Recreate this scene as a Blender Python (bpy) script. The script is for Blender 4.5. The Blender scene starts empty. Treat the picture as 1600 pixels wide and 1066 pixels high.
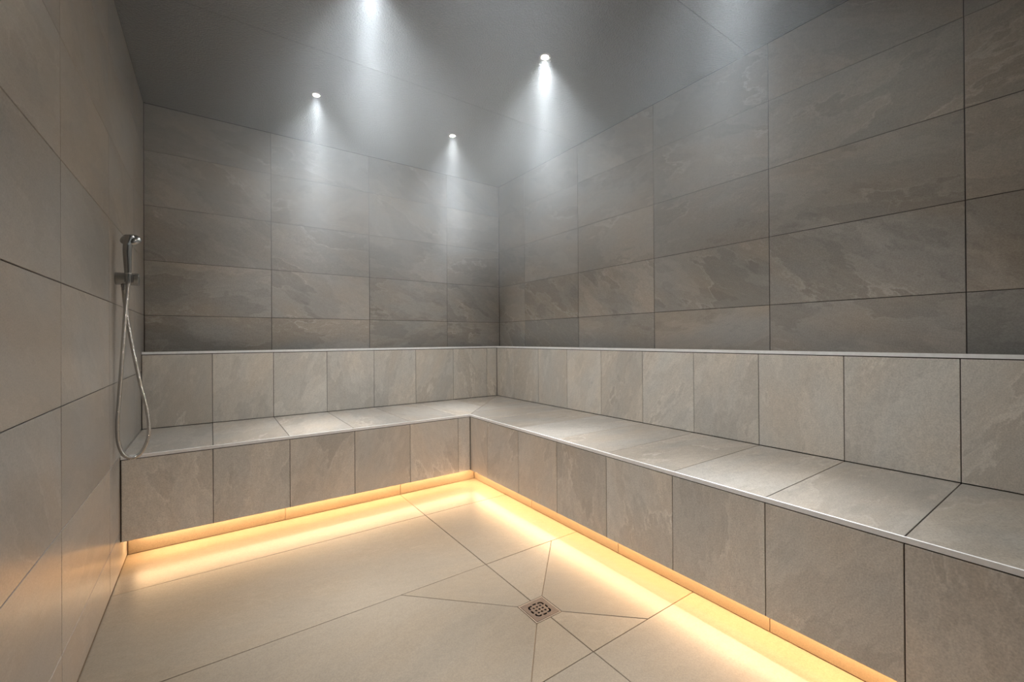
import bpy, bmesh, math, random
from mathutils import Vector, Matrix
random.seed(11)
SC = bpy.context.scene
COL = SC.collection

# ------------------------------------------------------------------ camera
EYE = 0.909                                   # eye height above the floor
cam_data = bpy.data.cameras.new('camera')
cam = bpy.data.objects.new('camera', cam_data)
COL.objects.link(cam)
FW = Vector((0.5755361, 0.8177708, 0.0030229))
RT = Vector((0.8177688, -0.5755111, -0.0064154))
UP = Vector((0.0035066, -0.0061643, 0.9999749))
m = Matrix((RT, UP, -FW)).transposed().to_4x4()
m.translation = Vector((0, 0, EYE))
cam.matrix_world = m
cam_data.sensor_fit = 'HORIZONTAL'
cam_data.sensor_width = 36.0
cam_data.lens = 667.968 * 36.0 / 1600.0
cam_data.shift_y = -4.57 / 1600.0
cam_data.clip_start = 0.01
SC.camera = cam

# ------------------------------------------------------------------ world, exposure
world = bpy.data.worlds.new('world')
SC.world = world
world.use_nodes = True
world.node_tree.nodes['Background'].inputs[0].default_value = (0.02, 0.02, 0.02, 1)
world.node_tree.nodes['Background'].inputs[1].default_value = 0.0
SC.view_settings.view_transform = 'Standard'
SC.view_settings.look = 'None'
SC.view_settings.gamma = 1.0
SC.view_settings.use_curve_mapping = False
SC.view_settings.exposure = 0.90
SC.cycles.max_bounces = 8
SC.cycles.diffuse_bounces = 6
SC.cycles.glossy_bounces = 4
SC.cycles.volume_bounces = 1
SC.cycles.sample_clamp_indirect = 4.0
SC.cycles.use_denoising = True
SC.cycles.use_adaptive_sampling = True
SC.cycles.adaptive_threshold = .03
SC.cycles.caustics_reflective = False
SC.cycles.caustics_refractive = False
SC.cycles.volume_step_rate = 3.0
SC.cycles.use_light_tree = False

# lamps of the room: five recessed ceiling downlights, an unseen sixth added for fill, and two under-bench light strips
BEAM_W = 0.68
FLOOD_W = 33.0
SPOT_COL = (0.94, 0.975, 1.0)
LENS_E = 380.0
LED_E = 27.0
LED_COL = (1.0, 0.62, 0.31)
FOG = 0.29

# ------------------------------------------------------------------ dimensions (metres, floor at z = 0)
XL, XR, YB, YN = -0.2964, 2.0056, 3.0343, -0.95      # left wall, right wall, back wall, near wall
ZC = 2.206                                            # ceiling
XK, YK, ZBR = 1.897, 2.912, 0.855                     # backrest front faces and its top
XF, YF, ZS = 1.285, 2.273, 0.4545                     # bench front faces, seat height
XP, YP, ZU = 1.405, 2.437, 0.116                      # plinth faces, underside of the bench
ROW0, ROW = 1.0527, 0.2991                            # one wall joint and the row pitch
J = 0.0024                                            # joint width

# ------------------------------------------------------------------ material helpers
class N:
    def __init__(s, name):
        s.m = bpy.data.materials.new(name); s.m.use_nodes = True
        s.t = s.m.node_tree; s.n = s.t.nodes; s.l = s.t.links
        s.n.clear()
        s.out = s.n.new('ShaderNodeOutputMaterial')
    def new(s, kind, **kw):
        x = s.n.new(kind)
        for k, v in kw.items():
            if k.startswith('i_'):
                key = k[2:]
                x.inputs[int(key) if key.isdigit() else key.replace('_', ' ')].default_value = v
            else:
                setattr(x, k, v)
        return x
    def link(s, a, b): s.l.new(a, b)
    def math(s, op, a, b=None, c=None, clamp=False):
        x = s.n.new('ShaderNodeMath'); x.operation = op; x.use_clamp = clamp
        for i, v in enumerate((a, b, c)):
            if v is None: continue
            if isinstance(v, (int, float)): x.inputs[i].default_value = v
            else: s.l.new(v, x.inputs[i])
        return x.outputs[0]
    def ramp(s, fac, stops, interp='LINEAR'):
        x = s.n.new('ShaderNodeValToRGB'); cr = x.color_ramp; cr.interpolation = interp
        while len(cr.elements) > 1: cr.elements.remove(cr.elements[-1])
        for i, (p, c) in enumerate(stops):
            e = cr.elements[0] if i == 0 else cr.elements.new(p)
            e.position = p
            e.color = (c[0], c[1], c[2], 1) if isinstance(c, tuple) else (c, c, c, 1)
        s.l.new(fac, x.inputs[0])
        return x.outputs[0]
    def mixc(s, fac, a, b, mode='MIX'):
        x = s.n.new('ShaderNodeMix'); x.data_type = 'RGBA'; x.blend_type = mode
        for i, v in ((0, fac), (6, a), (7, b)):
            if isinstance(v, (int, float)): x.inputs[i].default_value = v
            elif isinstance(v, tuple): x.inputs[i].default_value = (*v, 1)
            else: s.l.new(v, x.inputs[i])
        return x.outputs[2]
    def noise(s, vec, scale, detail=4, rough=.5, dist=0.0):
        x = s.new('ShaderNodeTexNoise', i_Scale=scale, i_Detail=detail, i_Roughness=rough, i_Distortion=dist)
        s.l.new(vec, x.inputs['Vector'])
        return x.outputs[0]
    def mapping(s, vec, scale=(1, 1, 1), rot=(0, 0, 0)):
        x = s.new('ShaderNodeMapping'); x.inputs['Scale'].default_value = scale; x.inputs['Rotation'].default_value = rot
        s.l.new(vec, x.inputs['Vector'])
        return x.outputs[0]
    def bsdf(s, **kw):
        x = s.new('ShaderNodeBsdfPrincipled', **kw); s.l.new(x.outputs[0], s.out.inputs[0]); return x

def stone(name, warm, grey, rough=.45, vein=1.0, bump=0.36, tone_var=0.10, patch=0.13, grain=1.0, streak=(1.0, 2.3, 1.0), spec=0.5, soft=0.0):
    """slate-look porcelain: drifting tone, cleft plateaus with crumbly edges, thin pale veins, fine grain"""
    k = N(name)
    tc = k.new('ShaderNodeTexCoord'); oi = k.new('ShaderNodeObjectInfo')
    rnd = oi.outputs['Random']
    cx = k.new('ShaderNodeCombineXYZ')
    k.link(k.math('MULTIPLY', rnd, 37.0), cx.inputs[0]); k.link(k.math('MULTIPLY', rnd, 91.7), cx.inputs[1]); k.link(k.math('MULTIPLY', rnd, 63.1), cx.inputs[2])
    va = k.new('ShaderNodeVectorMath', operation='ADD'); k.link(tc.outputs['Object'], va.inputs[0]); k.link(cx.outputs[0], va.inputs[1])
    rot = k.new('ShaderNodeVectorRotate', rotation_type='Z_AXIS')
    k.link(tc.outputs['Object'], rot.inputs['Vector'])
    k.link(k.math('MULTIPLY_ADD', k.math('FRACT', k.math('MULTIPLY', rnd, 7.31)), 0.9, -0.25), rot.inputs['Angle'])
    va2 = k.new('ShaderNodeVectorMath', operation='ADD'); k.link(rot.outputs[0], va2.inputs[0]); k.link(cx.outputs[0], va2.inputs[1])
    v = k.mapping(va2.outputs[0], streak)
    raw = va.outputs[0]
    drift = k.noise(v, 2.4, 2, .55, 0.)
    cleft = k.noise(v, 1.35, 6.5, .58, 0.)
    cleft2 = k.noise(v, 2.3, 6.5, .58, 0.)
    mid = k.noise(v, 26, 3, .62, 0.)
    fine = k.noise(raw, 260, 1, .6)
    col = k.mixc(k.ramp(k.math('ADD', drift, k.math('MULTIPLY', k.math('SUBTRACT', k.math('FRACT', k.math('MULTIPLY', rnd, 13.7)), .5), .22)), [(.36, 0.0), (.64, 1.0)]), grey, warm)
    p1 = k.ramp(cleft, [(.0, 1 - patch), (.452 - soft, 1 - patch), (.462 + soft, 1.0), (.555 - soft, 1.0), (.568 + soft, 1 + patch * .8)])
    p2 = k.ramp(cleft2, [(.0, 1.0), (.575 - soft, 1.0), (.585 + soft, 1 - patch * .8)])
    e1 = k.ramp(k.math('ABSOLUTE', k.math('SUBTRACT', cleft, .46)), [(.0, 1.0), (.004, .7), (.011, .0)])
    e2 = k.ramp(k.math('ABSOLUTE', k.math('SUBTRACT', cleft2, .50)), [(.0, .8), (.006, .0)])
    gate = k.ramp(drift, [(.45, .0), (.62, 1.0)])
    col = k.mixc(1.0, col, p1, 'MULTIPLY'); col = k.mixc(1.0, col, p2, 'MULTIPLY')
    veins = k.math('MULTIPLY', k.math('MAXIMUM', e1, e2), gate)
    col = k.mixc(k.math('MULTIPLY', veins, .30 * vein), col, tuple(min(1, c * 1.65) for c in grey))
    g = k.math('MULTIPLY_ADD', k.math('SUBTRACT', mid, .5), .26 * grain, 1.0)
    g = k.math('MULTIPLY_ADD', k.math('SUBTRACT', fine, .5), .55 * grain, g)
    g = k.math('MULTIPLY', g, k.math('MULTIPLY_ADD', k.math('FRACT', k.math('MULTIPLY', rnd, 5.13)), 2 * tone_var, 1 - tone_var))
    gx = k.new('ShaderNodeCombineXYZ')
    for i in range(3): k.link(g, gx.inputs[i])
    col = k.mixc(1.0, col, gx.outputs[0], 'MULTIPLY')
    b = k.bsdf(); k.link(col, b.inputs['Base Color'])
    b.inputs['Specular IOR Level'].default_value = spec
    b.inputs['Roughness'].default_value = rough
    h = k.math('MULTIPLY_ADD', mid, .35, k.math('MULTIPLY', fine, .22))
    h = k.math('ADD', h, k.math('MULTIPLY', p1, 1.4))
    bp = k.new('ShaderNodeBump', i_Strength=bump, i_Distance=.0022)
    k.link(h, bp.inputs['Height']); k.link(bp.outputs[0], b.inputs['Normal'])
    return k.m

def plain(name, col, rough=.6, metal=0.0, bump=None, spec=.5):
    k = N(name); b = k.bsdf(i_Roughness=rough, i_Metallic=metal)
    tc = k.new('ShaderNodeTexCoord')
    nz = k.noise(tc.outputs['Object'], bump[0] if bump else 60, 4, .6)
    k.link(k.mixc(nz, tuple(c * .86 for c in col), tuple(min(1, c * 1.14) for c in col)), b.inputs['Base Color'])
    b.inputs['Specular IOR Level'].default_value = spec
    if bump:
        bp = k.new('ShaderNodeBump', i_Strength=bump[1], i_Distance=bump[2]); k.link(nz, bp.inputs['Height']); k.link(bp.outputs[0], b.inputs['Normal'])
    return k.m

def emit(name, col, strength):
    k = N(name); e = k.new('ShaderNodeEmission', i_Strength=strength); e.inputs[0].default_value = (*col, 1)
    k.link(e.outputs[0], k.out.inputs[0]); return k.m

WARM, GREY = (0.38, 0.335, 0.285), (0.35, 0.335, 0.312)  # same tile as the bench, darker: shade of the walls put into the colour
M_WALL = stone('slate_wall_tile_shaded', WARM, GREY, rough=.40, vein=1.7)
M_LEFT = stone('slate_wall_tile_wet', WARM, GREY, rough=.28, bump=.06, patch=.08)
M_BENCH = stone('slate_bench_tile_lit', (0.62, 0.56, 0.485), (0.59, 0.565, 0.52), rough=.42, patch=.09, vein=1.1, bump=.4)  # same tile made lighter, fill light on the upright faces is in the colour
M_SEAT = stone('slate_seat_tile_dimmed', (0.36, 0.312, 0.258), (0.337, 0.312, 0.278), rough=.07, patch=.08, vein=1.2, bump=.025, spec=.45)  # bench front tile again, colour darkened to tone down the lamplight on it
M_FLOOR = stone('slate_floor_tile', (0.258, 0.206, 0.150), (0.246, 0.204, 0.156), rough=.33, spec=.30, soft=.03, patch=.035, vein=.5, bump=.015, tone_var=.04, grain=.8)
M_GROUT = plain('grout_wall', (.055, .046, .040), .8)
M_GROUTF = plain('grout_floor', (.17, .115, .07), .8)
M_STEEL = plain('brushed_steel', (.78, .77, .75), .26, 1.0)
M_TRIM = plain('trim_steel', (.92, .905, .885), .34, .0)
M_CHROME = plain('satin_chrome', (.40, .40, .39), .26, 1.0)
M_DARK = plain('drain_shaft', (.012, .010, .009), .7)
M_DRAIN = plain('drain_bronze_steel', (.30, .225, .175), .34, .7)
M_BACK = plain('backing_board', (.20, .18, .16), .8)

def ceiling_mat():
    k = N('ceiling_paint'); b = k.bsdf(i_Roughness=.33)
    tc = k.new('ShaderNodeTexCoord')
    vo = k.new('ShaderNodeTexVoronoi', i_Scale=165); k.link(tc.outputs['Object'], vo.inputs['Vector'])
    vo.feature = 'SMOOTH_F1'
    nz = k.noise(tc.outputs['Object'], 120, 3, .6)
    h = k.math('ADD', k.math('MULTIPLY', vo.outputs[0], -1.0), k.math('MULTIPLY', nz, .6))
    k.link(k.mixc(nz, (.13, .13, .13), (.18, .18, .18)), b.inputs['Base Color'])
    bp = k.new('ShaderNodeBump', i_Strength=1.0, i_Distance=.003); k.link(h, bp.inputs['Height']); k.link(bp.outputs[0], b.inputs['Normal'])
    return k.m
M_CEIL = ceiling_mat()

# ------------------------------------------------------------------ mesh helpers
def link(name, data, parent=None, mat=None):
    o = bpy.data.objects.new(name, data); COL.objects.link(o)
    if mat is not None and data is not None and not data.materials: data.materials.append(mat)
    if parent is not None: o.parent = parent
    return o
def tag(o, label=None, cat=None, group=None, kind=None):
    for k_, v in (('label', label), ('category', cat), ('group', group), ('kind', kind)):
        if v: o[k_] = v
    return o
def mesh_of(bm, name, smooth=False):
    bmesh.ops.recalc_face_normals(bm, faces=bm.faces)
    me = bpy.data.meshes.new(name); bm.to_mesh(me); bm.free()
    if smooth:
        for p in me.polygons: p.use_smooth = True
    return me
def add_box(bm, a, b):
    vs = [bm.verts.new((x, y, z)) for z in (a[2], b[2]) for y in (a[1], b[1]) for x in (a[0], b[0])]
    for f in ((0, 2, 3, 1), (4, 5, 7, 6), (0, 1, 5, 4), (2, 6, 7, 3), (0, 4, 6, 2), (1, 3, 7, 5)):
        bm.faces.new([vs[i] for i in f])
def boxes(name, lst, mat, parent=None):
    bm = bmesh.new()
    for a, b in lst: add_box(bm, a, b)
    return link(name, mesh_of(bm, name), parent, mat)
def add_lathe(bm, prof, n=32, M=Matrix(), cap0=False, cap1=False):
    rings = []
    for r, z in prof:
        rings.append([bm.verts.new(M @ Vector((r * math.cos(2 * math.pi * i / n), r * math.sin(2 * math.pi * i / n), z))) for i in range(n)])
    for a, b in zip(rings, rings[1:]):
        for i in range(n): bm.faces.new((a[i], a[(i + 1) % n], b[(i + 1) % n], b[i]))
    if cap0: bm.faces.new(rings[0][::-1])
    if cap1: bm.faces.new(rings[-1])
def axis_m(p, d):
    q = Vector((0, 0, 1)).rotation_difference(Vector(d).normalized()); M = q.to_matrix().to_4x4(); M.translation = Vector(p); return M
def spline(pts, n):
    pts = [Vector(p) for p in pts]; P = [2 * pts[0] - pts[1]] + pts + [2 * pts[-1] - pts[-2]]
    out = []
    for i in range(1, len(P) - 2):
        a, b, c, d = P[i - 1], P[i], P[i + 1], P[i + 2]
        for j in range(n):
            t = j / n
            out.append(.5 * ((2 * b) + (c - a) * t + (2 * a - 5 * b + 4 * c - d) * t * t + (3 * b - a - 3 * c + d) * t ** 3))
    out.append(pts[-1]); return out
def add_tube(bm, pts, rad, n=12, cap=True):
    pts = [Vector(p) for p in pts]
    T = [(pts[min(i + 1, len(pts) - 1)] - pts[max(i - 1, 0)]).normalized() for i in range(len(pts))]
    u = T[0].orthogonal().normalized(); rings = []
    for i, p in enumerate(pts):
        u = (u - T[i] * u.dot(T[i])).normalized(); w = T[i].cross(u)
        r = rad[i] if isinstance(rad, (list, tuple)) else rad
        rings.append([bm.verts.new(p + (u * math.cos(2 * math.pi * k_ / n) + w * math.sin(2 * math.pi * k_ / n)) * r) for k_ in range(n)])
    for a, b in zip(rings, rings[1:]):
        for i in range(n): bm.faces.new((a[i], a[(i + 1) % n], b[(i + 1) % n], b[i]))
    if cap: bm.faces.new(rings[0][::-1]); bm.faces.new(rings[-1])

# ------------------------------------------------------------------ tiles
def inset_poly(pts, d):
    n = len(pts); out = []
    for i in range(n):
        a, b, c = Vector(pts[i - 1]), Vector(pts[i]), Vector(pts[(i + 1) % n])
        e1, e2 = (b - a).normalized(), (c - b).normalized()
        n1, n2 = Vector((-e1.y, e1.x)), Vector((-e2.y, e2.x))
        bis = (n1 + n2); s = 1 + n1.dot(n2)
        out.append(b + bis * (d / max(s, .25)))
    return out
def clip(pts, p, nrm):
    """keep the side of the line through p where (q - p).nrm >= 0"""
    out = []
    for i in range(len(pts)):
        a, b = Vector(pts[i]), Vector(pts[(i + 1) % len(pts)])
        da, db = (a - Vector(p)).dot(Vector(nrm)), (b - Vector(p)).dot(Vector(nrm))
        if da >= 0: out.append(a)
        if (da >= 0) != (db >= 0): out.append(a + (b - a) * (da / (da - db)))
    return out
CACHE = {}
def tile(parent, frame, pts, mat, name='tile', j=J, th=.008, ch=.0008, tilt=.0009):
    """pts: counter-clockwise outline in the plane's own (a, b) coordinates, joint centre to joint centre.
    frame: (origin, a axis, b axis, texture axis turned or not); the tile's face lies in the plane"""
    O, A, B, turn = frame
    area = .5 * sum(pts[i][0] * pts[(i + 1) % len(pts)][1] - pts[(i + 1) % len(pts)][0] * pts[i][1] for i in range(len(pts)))
    if area < 0: pts = pts[::-1]
    c = sum((Vector(p) for p in pts), Vector((0, 0))) / len(pts)
    loc = [Vector(p) - c for p in pts]
    if turn: loc = [Vector((p.y, -p.x)) for p in loc]
    key = (mat.name, th) + tuple((round(p.x, 4), round(p.y, 4)) for p in loc)
    me = CACHE.get(key)
    if me is None:
        o1 = inset_poly(loc, j / 2); o2 = inset_poly(loc, j / 2 + ch)
        bm = bmesh.new()
        top = [bm.verts.new((p.x, p.y, 0)) for p in o2]; mid = [bm.verts.new((p.x, p.y, -ch)) for p in o1]; bot = [bm.verts.new((p.x, p.y, -th)) for p in o1]
        n = len(loc)
        bm.faces.new(top); bm.faces.new(bot[::-1])
        for i in range(n):
            k_ = (i + 1) % n
            bm.faces.new((mid[i], mid[k_], top[k_], top[i])); bm.faces.new((bot[i], bot[k_], mid[k_], mid[i]))
        me = mesh_of(bm, name); me.materials.append(mat); CACHE[key] = me
    o = link(name, me, parent)
    Av, Bv = Vector(A), Vector(B)
    if turn: Av, Bv = Bv, -Av                      # local x runs along b, local y along -a
    Nv = Av.cross(Bv)
    M = Matrix((Av, Bv, Nv)).transposed().to_4x4()
    M.translation = Vector(O) + Vector(A) * c.x + Vector(B) * c.y
    o.matrix_local = M @ Matrix.Rotation(random.uniform(-tilt, tilt), 4, 'X') @ Matrix.Rotation(random.uniform(-tilt, tilt), 4, 'Y')
    return o
def rect(a0, b0, a1, b1): return [(a0, b0), (a1, b0), (a1, b1), (a0, b1)]
def spans(lo, hi, joints):
    e = [lo] + sorted(x for x in joints if lo + .004 < x < hi - .004) + [hi]
    return list(zip(e, e[1:]))
Z = (0, 0, 1)
def F_back(y, turn=False): return ((0, y, 0), (1, 0, 0), Z, turn)          # faces -y, a = x
def F_right(x, turn=False): return ((x, 0, 0), (0, -1, 0), Z, turn)        # faces -x, a = -y
def F_left(x, turn=False): return ((x, 0, 0), (0, 1, 0), Z, turn)          # faces +x, a = y
def F_up(z, turn=False): return ((0, 0, z), (1, 0, 0), (0, 1, 0), turn)    # faces up

rows = [ROW0 + ROW * i for i in range(-4, 5)]
jx_wall = [0.308 + .604 * i for i in range(-2, 4)]
jy = [.2845 + .2985 * i for i in range(-5, 10)]                            # quarter joints along the right side
jy_wall = [.2855 + .5972 * i for i in range(-3, 6)]
jx = [.005 + .2995 * i for i in range(-2, 7)]                              # joints along the back side
jy_left = [1.470 + .5985 * i for i in range(-5, 4)]

# ------------------------------------------------------------------ the room
R = .0035                                                                  # joints are recessed this much
def wall(name, box, label):
    return tag(boxes(name, [box], M_GROUT), label, 'wall', kind='structure')
w_back = wall('wall_back', ((XL - .15, YB + R, -.05), (XR + .15, YB + .12, ZC + .08)), 'back wall of long slate-look tiles above the seat ledge')
w_right = wall('wall_right', ((XR + R, YN - .12, -.05), (XR + .12, YB + .12, ZC + .08)), 'right wall of large slate-look tiles with dark joints')
w_left = wall('wall_left', ((XL - .12, YN - .12, -.05), (XL - R, YB + .12, ZC + .08)), 'left wall of stone-look tiles carrying the hand shower')
bm = bmesh.new(); add_box(bm, (XL - .12, YN - .12, -.05), (XR + .12, YN, ZC + .08))
w_near = tag(link('wall_near', mesh_of(bm, 'wall_near'), None, plain('dark_glass', (.02, .02, .021), .08)), 'dark glass front of the steam room behind the viewer', 'wall', kind='structure')

ZT = ZC - .002
for z0, z1 in spans(ZBR - .22, ZT, rows):
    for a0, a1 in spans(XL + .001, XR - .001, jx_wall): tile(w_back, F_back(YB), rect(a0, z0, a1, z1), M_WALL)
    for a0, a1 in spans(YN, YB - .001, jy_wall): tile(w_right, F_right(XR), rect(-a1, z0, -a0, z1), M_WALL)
for z0, z1 in spans(.002, ZT, rows):
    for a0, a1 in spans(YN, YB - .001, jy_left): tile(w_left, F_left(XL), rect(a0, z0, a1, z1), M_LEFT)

floor = tag(boxes('floor', [((XL - .12, YN - .12, -.12), (XR + .12, .885, -R)), ((XL - .12, 1.48, -.12), (XR + .12, YB + .12, -R)),
                            ((XL - .12, .885, -.12), (.850, 1.48, -R)), ((.952, .885, -.12), (XR + .12, 1.48, -R)),
                            ((.850, .885, -.12), (.952, 1.079, -R)), ((.850, 1.180, -.12), (.952, 1.48, -R))], M_GROUTF),
            'beige stone-look tiled floor falling to a square drain', 'floor', kind='structure')
DX0, DX1, DY0, DY1 = .848, .954, 1.077, 1.182                               # drain opening
fx = .905; A_, B_, E_ = 2.077, 1.480, .885
FX1, FY1 = XP + .006, YP + .006
FU = F_up(0)
for y0, y1 in ((A_, FY1), (B_, A_), (.288, E_), (-.31, .288), (YN, -.31)):
    tile(floor, FU, rect(XL + .001, y0, fx, y1), M_FLOOR); tile(floor, FU, rect(fx, y0, FX1, y1), M_FLOOR)
for poly in ([(DX0, DY1), (fx, DY1), (fx, B_), (.55, B_)],
             [(XL + .001, E_), (.675, E_), (DX0, DY0), (DX0, DY1), (.55, B_), (XL + .001, B_)],
             [(.675, E_), (fx, E_), (fx, DY0), (DX0, DY0)],
             [(fx, DY1), (DX1, DY1), (1.252, B_), (fx, B_)],
             [(1.155, E_), (FX1, E_), (FX1, B_), (1.252, B_), (DX1, DY1), (DX1, DY0)],
             [(fx, E_), (1.155, E_), (DX1, DY0), (fx, DY0)]):
    tile(floor, FU, poly, M_FLOOR)

LAMPS = [(.458, 2.43), (1.258, 2.43), (1.258, 1.51), (.460, 1.51), (1.258, .640), (.460, .640)]  # last lamp is unseen, added to fill the bench fronts with light
ceiling = tag(boxes('ceiling', [((XL - .12, YN - .12, ZC + .012), (XR + .12, YB + .12, ZC + .08))], M_BACK),
              'dark grey textured ceiling of wide panels', 'ceiling', kind='structure')
def ceiling_panel(y0, y1):
    bm = bmesh.new()
    add_box(bm, (XL, y0 + .0012, ZC), (XR, y1 - .0012, ZC + .010))
    bmesh.ops.bevel(bm, geom=[e for e in bm.edges if abs(e.verts[0].co.x - e.verts[1].co.x) > 1], offset=.0008, segments=1, affect='EDGES')
    return link('panel', mesh_of(bm, 'panel'), ceiling, M_CEIL)
for y0, y1 in spans(YN, YB, [2.048, .967, -.11]): ceiling_panel(y0, y1)

# ------------------------------------------------------------------ steam
def steam():
    bm = bmesh.new(); add_box(bm, (XL + .0005, YN + .001, .870), (XR - .0005, YB - .0005, ZC - .0005))
    k = N('steam')
    geo = k.new('ShaderNodeNewGeometry'); sep = k.new('ShaderNodeSeparateXYZ'); k.link(geo.outputs['Position'], sep.inputs[0])
    def smooth(src, lo, hi, v0, v1):
        mr = k.new('ShaderNodeMapRange', interpolation_type='SMOOTHSTEP'); k.link(src, mr.inputs[0])
        for i, q in ((1, lo), (2, hi), (3, v0), (4, v1)): mr.inputs[i].default_value = q
        return mr.outputs[0]
    d = k.math('MULTIPLY', smooth(sep.outputs[2], 1.05, 1.75, .0, 1.0), smooth(sep.outputs[2], 1.72, 2.16, 1.0, .30))
    d = k.math('MULTIPLY', d, smooth(sep.outputs[1], .25, 1.2, .25, 1.0)); d = k.math('MULTIPLY', d, smooth(sep.outputs[0], -.25, .5, .35, 1.0))
    nz = k.noise(geo.outputs['Position'], 1.7, 1, .5)
    d = k.math('MULTIPLY', k.math('MULTIPLY', d, k.math('MULTIPLY_ADD', nz, 1.4, .3)), FOG)
    v = k.new('ShaderNodeVolumeScatter', i_Anisotropy=.15); v.inputs[0].default_value = (.88, .95, 1.0, 1)
    k.link(d, v.inputs['Density']); k.link(v.outputs[0], k.out.inputs['Volume'])
    o = link('steam', mesh_of(bm, 'steam'), None, k.m)
    tag(o, 'thin grey steam hanging under the ceiling and catching the light beams', 'steam', kind='stuff')
steam()

# ------------------------------------------------------------------ bench
bench = tag(link('bench', None), 'L-shaped built-in bench clad in beige stone-look tiles', 'bench')
front = boxes('front_panel', [((XL + .001, YF + R, ZU), (XF + .03, YF + .03, ZS - .014)), ((XF + R, YN + .001, ZU), (XF + .03, YF + .03, ZS - .014))], M_GROUT, bench)
base = boxes('underside', [((XL + .001, YF + .006, ZU + .0005), (XF + .03, YP + .12, ZU + .014)), ((XF + .006, YN + .001, ZU + .0005), (XP + .12, YP + .12, ZU + .014))], M_BACK, bench)
seat = boxes('seat', [((XL + .001, YF + .012, ZS - .03), (XK, YK, ZS - R)), ((XF + .012, YN + .001, ZS - .03), (XK, YF + .05, ZS - R))], M_GROUT, bench)
plinth = boxes('plinth', [((XL + .001, YP + R, .0), (XP + .05, YP + .05, ZU)), ((XP + R, YN + .001, .0), (XP + .05, YP + .05, ZU))], M_GROUTF, bench)
ZFT = ZS - .0150
for a0, a1 in spans(XL + .003, XF - .0015, jx): tile(front, F_back(YF, True), rect(a0, ZU, a1, ZFT), M_BENCH)
for a0, a1 in spans(YN + .002, YF - .0015, jy): tile(front, F_right(XF, True), rect(-a1, ZU, -a0, ZFT), M_BENCH)
for a0, a1 in spans(XL + .003, XP - .001, [.305, .907]): tile(plinth, F_back(YP), rect(a0, .001, a1, ZU), M_FLOOR)
for a0, a1 in spans(YN + .002, YP - .001, [1.825, 1.226, .626, .03, -.57]): tile(plinth, F_right(XP), rect(-a1, .001, -a0, ZU), M_FLOOR)
T = .0125                                                                  # width of the metal edge
mit_p = Vector((XF, YF)); mit_d = (Vector((XK, YK)) - mit_p).normalized(); mit_n = Vector((-mit_d.y, mit_d.x))
FS = F_up(ZS)
for a0, a1 in spans(XL + .002, XK, jx):
    pl = clip(rect(a0, YF + .0052, a1, YK), mit_p, mit_n)
    if len(pl) > 2: tile(seat, F_up(ZS, True), pl, M_SEAT)
for b0, b1 in spans(YN + .002, YK, jy):
    pl = clip(rect(XF + .0052, b0, XK, b1), mit_p, -mit_n)
    if len(pl) > 2 : tile(seat, FS, pl, M_SEAT)
def edge(parent, name, xf, yf, z, mat):
    """square metal edge profile along both runs, mitred in the inner corner"""
    bm = bmesh.new(); w = .0050; pr = .0012
    prof = [(-pr, 0.0004), (-pr, -T), (w, -T), (w, .0004)]                   # (into the bench, height)
    st = [(Vector((XL + .002, yf)), Vector((0, 1))), (Vector((xf, yf)), Vector((1, 1))), (Vector((xf, YN + .003)), Vector((1, 0)))]
    rings = [[bm.verts.new((p.x + d.x * a, p.y + d.y * a, z + h)) for a, h in prof] for p, d in st]
    for r0, r1 in zip(rings, rings[1:]):
        for i in range(4): bm.faces.new((r0[i], r0[(i + 1) % 4], r1[(i + 1) % 4], r1[i]))
    bm.faces.new(rings[0]); bm.faces.new(rings[-1][::-1])
    o = link(name, mesh_of(bm, name), parent, mat); o['label'] = 'bright metal edge strip'
    return o
edge(bench, 'edge_trim', XF, YF, ZS, M_TRIM)

# ------------------------------------------------------------------ backrest
back = tag(link('backrest', None), 'low tiled backrest ledge running around the bench behind the seat', 'backrest')
core = boxes('core', [((XL + .001, YK + R, ZS), (XK + .030, YK + .030, ZBR - .001)), ((XK + R, YN + .001, ZS), (XK + .030, YK + .030, ZBR - .001)), ((XL + .001, YK + .030, ZS), (XR - .001, YB - .001, ZS + .10)), ((XK + .030, YN + .001, ZS), (XR - .001, YK + .030, ZS + .10))], M_GROUT, back)
ZBT = ZBR - .0150
for a0, a1 in spans(XL + .002, XK - .0015, jx): tile(core, F_back(YK, True), rect(a0, ZS + .001, a1, ZBT), M_BENCH)
for a0, a1 in spans(YN + .002, YK - .0015, jy): tile(core, F_right(XK, True), rect(-a1, ZS + .001, -a0, ZBT), M_BENCH)
edge(back, 'edge_trim', XK, YK, ZBR, M_TRIM)

# ------------------------------------------------------------------ light strips under the bench
M_LED = emit('warm_diffuser', LED_COL, LED_E)
def strip(name, a, b, horizontal, label):
    t = tag(link(name, None), label, 'light strip', 'light strips under the bench overhang')
    (x0, y0), (x1, y1) = a, b
    z1 = ZU
    hw, w2 = .014, .0155                                                    # half width of diffuser and channel
    if horizontal:
        ch = [((x0, y0 - w2, z1 - .003), (x1, y0 + w2, z1)), ((x0, y0 - w2, z1 - .008), (x1, y0 - hw - .0004, z1 - .003)), ((x0, y0 + hw + .0004, z1 - .008), (x1, y0 + w2, z1 - .003))]
        df = [((x0 + .002, y0 - hw, z1 - .015), (x1 - .002, y0 + hw, z1 - .003))]
    else:
        ch = [((x0 - w2, y0, z1 - .003), (x0 + w2, y1, z1)), ((x0 - w2, y0, z1 - .008), (x0 - hw - .0004, y1, z1 - .003)), ((x0 + hw + .0004, y0, z1 - .008), (x0 + w2, y1, z1 - .003))]
        df = [((x0 - hw, y0 + .002, z1 - .015), (x0 + hw, y1 - .002, z1 - .003))]
    boxes('channel', ch, M_STEEL, t); boxes('diffuser', df, M_LED, t)
strip('light_strip', (XL + .03, YP - .032), (XP - .055, YP - .032), True, 'warm glowing light strip under the bench along the back wall')
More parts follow.
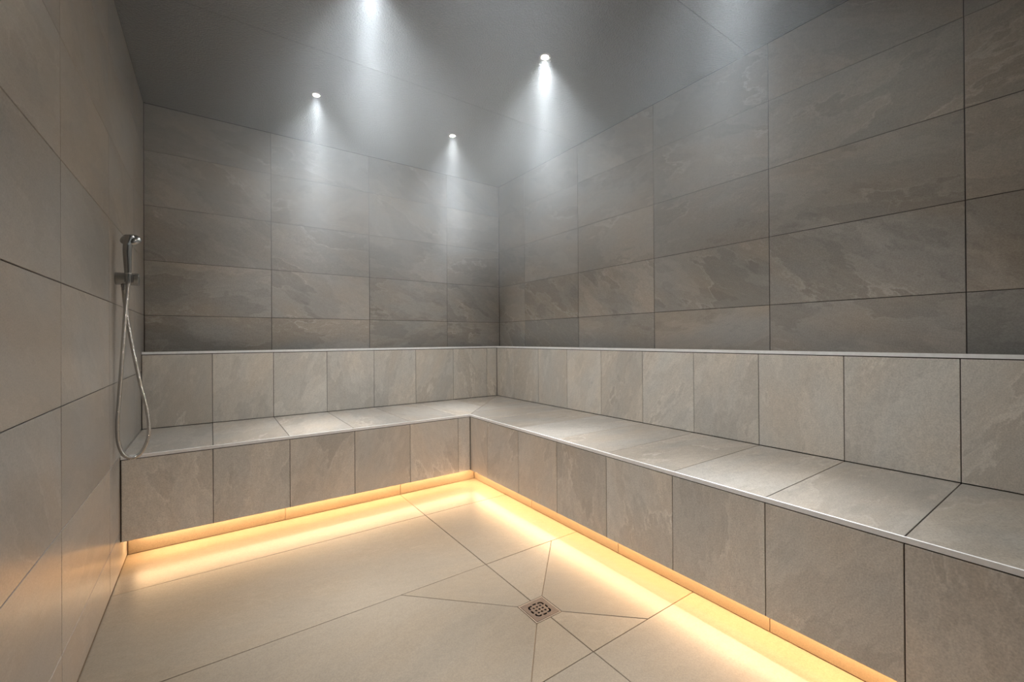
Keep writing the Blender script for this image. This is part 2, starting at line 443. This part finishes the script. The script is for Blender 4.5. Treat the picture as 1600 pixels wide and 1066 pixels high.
strip('light_strip', (XP - .032, YN + .05), (XP - .032, YP - .06), False, 'warm glowing light strip under the bench along the right wall')

# ------------------------------------------------------------------ ceiling downlights
M_LENS = emit('downlight_lens', (1.0, .90, .76), LENS_E)
def downlight(x, y, label):
    t = tag(link('downlight', None), label, 'ceiling light', 'recessed ceiling downlights')
    t.location = (x, y, ZC)
    bm = bmesh.new(); add_lathe(bm, [(.0150, .0), (.0155, -.0035), (.0180, -.0052), (.0235, -.0045), (.0265, -.0018), (.0270, .0)], 40)
    link('bezel', mesh_of(bm, 'bezel', True), t, M_STEEL)
    bm = bmesh.new(); add_lathe(bm, [(.0149, -.0010), (.0080, -.0036)], 16, cap1=True)
    link('lens', mesh_of(bm, 'lens', True), t, M_LENS)
    L = bpy.data.lights.new('downlight_beam', 'AREA'); L.energy = BEAM_W; L.color = SPOT_COL
    L.shape = 'DISK'; L.size = .040; L.spread = math.radians(30)
    lo = bpy.data.objects.new('downlight_beam', L); COL.objects.link(lo); lo.parent = t; lo.location = (0, 0, -.0065)
    L = bpy.data.lights.new('downlight_spill', 'SPOT'); L.energy = FLOOD_W; L.color = SPOT_COL
    L.spot_size = math.radians(92); L.spot_blend = 1.0; L.shadow_soft_size = .014
    lo = bpy.data.objects.new('downlight_spill', L); COL.objects.link(lo); lo.parent = t; lo.location = (0, 0, -.018)
    return t
for (x, y), lab in zip(LAMPS, ('recessed downlight at the left over the back bench, beam hitting the back wall',
                               'recessed downlight deepest in the room, over the corner of the bench',
                               'brightest recessed downlight, right of the ceiling centre, with a long beam',
                               'recessed downlight just above the frame casting the wide beam at left centre',
                               'recessed downlight above the frame casting the beam beside the right wall',
                               'unseen recessed downlight added for fill overhead just in front of the viewer')):
    downlight(x, y, lab)

# ------------------------------------------------------------------ floor drain
def drain():
    t = tag(link('floor_drain', None), 'small square metal floor drain with round holes and corner slots', 'drain')
    cx, cy = (DX0 + DX1) / 2, (DY0 + DY1) / 2
    t.location = (cx, cy, 0)
    h = (DX1 - DX0) / 2 - .0012; hi = h - .0055
    bm = bmesh.new()
    add_prof = [(h, -.010), (h, -.0002), (h - .0008, .0004), (hi + .0022, .0004), (hi + .0012, -.0006), (hi + .0012, -.010)]
    rings = [[bm.verts.new((sx * r, sy * r, z)) for sx, sy in ((-1, -1), (1, -1), (1, 1), (-1, 1))] for r, z in add_prof]
    for a, b in zip(rings, rings[1:]):
        for i in range(4): bm.faces.new((a[i], a[(i + 1) % 4], b[(i + 1) % 4], b[i]))
    fr = link('frame', mesh_of(bm, 'frame'), t, plain('drain_frame', (.50, .40, .31), .4, .6))
    # grate with real holes
    cu = bpy.data.curves.new('grate', 'CURVE'); cu.dimensions = '2D'; cu.fill_mode = 'BOTH'; cu.extrude = .0012
    def loop(pts):
        s = cu.splines.new('POLY'); s.points.add(len(pts) - 1)
        for p, q in zip(s.points, pts): p.co = (q[0], q[1], 0, 1)
        s.use_cyclic_u = True
    loop([(-hi, -hi), (hi, -hi), (hi, hi), (-hi, hi)])
    def disc(x, y, r, n=14): loop([(x + r * math.cos(2 * math.pi * i / n), y + r * math.sin(2 * math.pi * i / n)) for i in range(n)])
    def slot(path, r):
        P = [Vector(p) for p in path]; left = []; right = []
        for i, p in enumerate(P):
            d = (P[min(i + 1, len(P) - 1)] - P[max(i - 1, 0)]).normalized(); n_ = Vector((-d.y, d.x))
            left.append(p + n_ * r); right.append(p - n_ * r)
        def cap(p, d, n_): return [p + n_ * r * math.cos(a) + d * r * math.sin(a) for a in (math.pi * .25, math.pi * .5, math.pi * .75)]
        d1 = (P[-1] - P[-2]).normalized(); d0 = (P[0] - P[1]).normalized()
        loop(left + cap(P[-1], d1, Vector((-d1.y, d1.x))) + right[::-1] + cap(P[0], d0, Vector((-d0.y, d0.x))))
    s = .0138
    for i in (-1, 0, 1):
        for q in (-1, 0, 1): disc(i * s, q * s, .0040)
    for sx, sy in ((1, 1), (1, -1), (-1, 1), (-1, -1)):
        slot([(sx * (.0185 + .0095 * math.cos(a)), sy * (.0185 + .0095 * math.sin(a))) for a in [math.radians(-22 + i * 134 / 10) for i in range(11)]], .0033)
    for dx, dy in ((1, 0), (-1, 0), (0, 1), (0, -1)):
        slot([(dx * .0300 + dy * q, dy * .0300 + dx * q) for q in (-.0045, 0, .0045)], .0033)
    tmp = bpy.data.objects.new('grate_curve', cu); COL.objects.link(tmp)
    dg = bpy.context.evaluated_depsgraph_get()
    me = bpy.data.meshes.new_from_object(tmp.evaluated_get(dg)); me.name = 'grate'
    bpy.data.objects.remove(tmp); me.materials.clear(); me.materials.append(M_DRAIN)
    g = link('grate', me, t); g.location = (0, 0, -.0012)
    bm = bmesh.new(); add_box(bm, (-hi - .001, -hi - .001, -.06), (hi + .001, hi + .001, -.0095))
    link('shaft', mesh_of(bm, 'shaft'), t, M_DARK)
drain()

# ------------------------------------------------------------------ hand shower on the left wall
def shower():
    yw, zw = 2.19, .241 + EYE
    br = tag(link('shower_bracket', None), 'round satin metal wall outlet holding the hand shower on the left wall', 'shower bracket')
    br.location = (XL, yw, zw)
    Mx = axis_m((0, 0, 0), (1, 0, 0))
    bm = bmesh.new(); add_lathe(bm, [(.0001, .0005), (.0225, .0005), (.0235, .0015), (.0235, .0335), (.0228, .0345), (.0001, .0345)], 40, Mx)
    link('body', mesh_of(bm, 'body', False), br, M_CHROME)
    bm = bmesh.new(); add_lathe(bm, [(.0001, .0362), (.0225, .0362), (.0233, .0370), (.0233, .0440), (.0228, .0446), (.0228, .0458), (.0233, .0464), (.0233, .0670), (.0222, .0682), (.0001, .0682)], 40, Mx)
    link('cap', mesh_of(bm, 'cap', False), br, M_CHROME)
    bm = bmesh.new(); add_lathe(bm, [(.0190, .0340), (.0190, .0365)], 30, Mx); link('collar', mesh_of(bm, 'collar', True), br, M_DARK)
    bm = bmesh.new()                                                        # fork that takes the handle
    yo, xo = -.036, .041
    add_box(bm, (xo - .0130, yo + .006, -.013), (xo - .0102, -.0237, .013)); add_box(bm, (xo + .0102, yo + .006, -.013), (xo + .0130, -.0237, .013))
    add_box(bm, (xo - .0130, yo + .0105, -.013), (xo + .0130, -.019, .013))
    link('fork', mesh_of(bm, 'fork'), br, M_CHROME)
    bm = bmesh.new(); add_lathe(bm, [(.0001, -.0200), (.0085, -.0200), (.0085, -.032), (.0070, -.033), (.0070, -.044), (.0055, -.0445), (.0001, -.0445)], 20, Matrix.Translation((.024, 0, 0)))
    link('outlet_nipple', mesh_of(bm, 'outlet_nipple'), br, M_CHROME)

    hs = tag(link('hand_shower', None), 'satin metal hand shower with a looping ribbed hose hanging by the bench end', 'hand shower')
    hx, hy = XL + xo, yw + yo
    hs.location = (hx, hy, zw)
    n = Vector((.16, .62, -.77)).normalized()
    top = Vector((.006, .012, .149))                                       # centre of the head
    hp = spline([(-.001, 0, .017), (-.001, 0, .030), (-.0015, -.001, .060), (-.002, -.004, .098), (.0, -.003, .128), tuple(top - n * .006)], 6)
    rr = []
    for i in range(len(hp)):
        f = i / (len(hp) - 1)
        rr.append(.0098 + .0044 * min(1, f / .8) if f < .8 else .0142 + .006 * ((f - .8) / .2) ** 1.5)
    bm = bmesh.new(); add_tube(bm, hp, rr, 20); h = link('handle', mesh_of(bm, 'handle', True), hs, M_CHROME)
    Mh = axis_m(top, n)
    bm = bmesh.new(); add_lathe(bm, [(.0001, -.0150), (.010, -.0146), (.019, -.0122), (.0265, -.0075), (.0310, -.0015), (.0322, .003), (.0315, .0062), (.0295, .0075)], 40, Mh)
    link('head', mesh_of(bm, 'head', True), hs, M_CHROME)
    bm = bmesh.new(); add_lathe(bm, [(.0295, .0072), (.024, .0082), (.0001, .0090)], 40, Mh); face = link('spray_face', mesh_of(bm, 'spray_face', True), hs, plain('spray_plate', (.45, .45, .45), .35, .3))
    bm = bmesh.new()
    for r, k_ in ((.007, 6), (.014, 11), (.021, 17)):
        for i in range(k_):
            a = 2 * math.pi * i / k_
            add_lathe(bm, [(.0011, .0080), (.0008, .0105), (.0001, .0105)], 6, Mh @ Matrix.Translation((r * math.cos(a), r * math.sin(a), 0)))
    nz = link('nozzles', mesh_of(bm, 'nozzles'), face, M_DARK); nz['kind'] = 'stuff'
    bm = bmesh.new(); add_lathe(bm, [(.0096, .0185), (.0102, .0180), (.0102, .0160), (.0096, .0155)], 24)
    link('ring', mesh_of(bm, 'ring', True), hs, M_STEEL)
    bm = bmesh.new(); add_lathe(bm, [(.0001, .0165), (.0096, .0165), (.0082, -.0160), (.0074, -.0180), (.0074, -.0210), (.0001, -.0212)], 26)
    link('seat_cone', mesh_of(bm, 'hose_nut'), hs, M_CHROME)
    P = [(-.257, .200), (-.2605, .150), (-.265, .083), (-.273, -.061), (-.2815, -.204), (-.2868, -.298), (-.285, -.370), (-.272, -.420), (-.248, -.440), (-.222, -.427), (-.203, -.383), (-.198, -.334),
         (-.205, -.26), (-.224, -.161), (-.244, -.038), (-.258, .059), (-.266, .125), (-.2724, .198)]
    ny = len(P) - 1
    path = [Vector((x - hx, (yw + yo - .001 + (.036 * max(0, (i / ny - .45) / .55)) if i else hy) - hy, z + EYE - zw)) for i, (x, z) in enumerate(P)]
    path[0] = Vector((0, 0, -.019)); path[-1] = Vector((XL + .024 - hx, yw - hy, -.043))
    fine = spline(path, 40)
    # resample evenly and rib the tube
    L = [0.0]
    for a, b in zip(fine, fine[1:]): L.append(L[-1] + (b - a).length)
    step = .0011; cnt = int(L[-1] / step); pts = []; j_ = 0
    for i in range(cnt + 1):
        s = min(i * step, L[-1])
        while j_ < len(L) - 2 and L[j_ + 1] < s: j_ += 1
        f = (s - L[j_]) / max(1e-9, L[j_ + 1] - L[j_]); pts.append(fine[j_].lerp(fine[j_ + 1], f))
    rad = [.0071 if (i % 4) in (0, 1) else .0060 for i in range(len(pts))]
    bm = bmesh.new(); add_tube(bm, pts, rad, 10)
    hz = link('hose', mesh_of(bm, 'hose', True), hs, plain('hose_steel', (.56, .555, .54), .26, 1.0)); hz['label'] = 'ribbed metal hose'
shower()
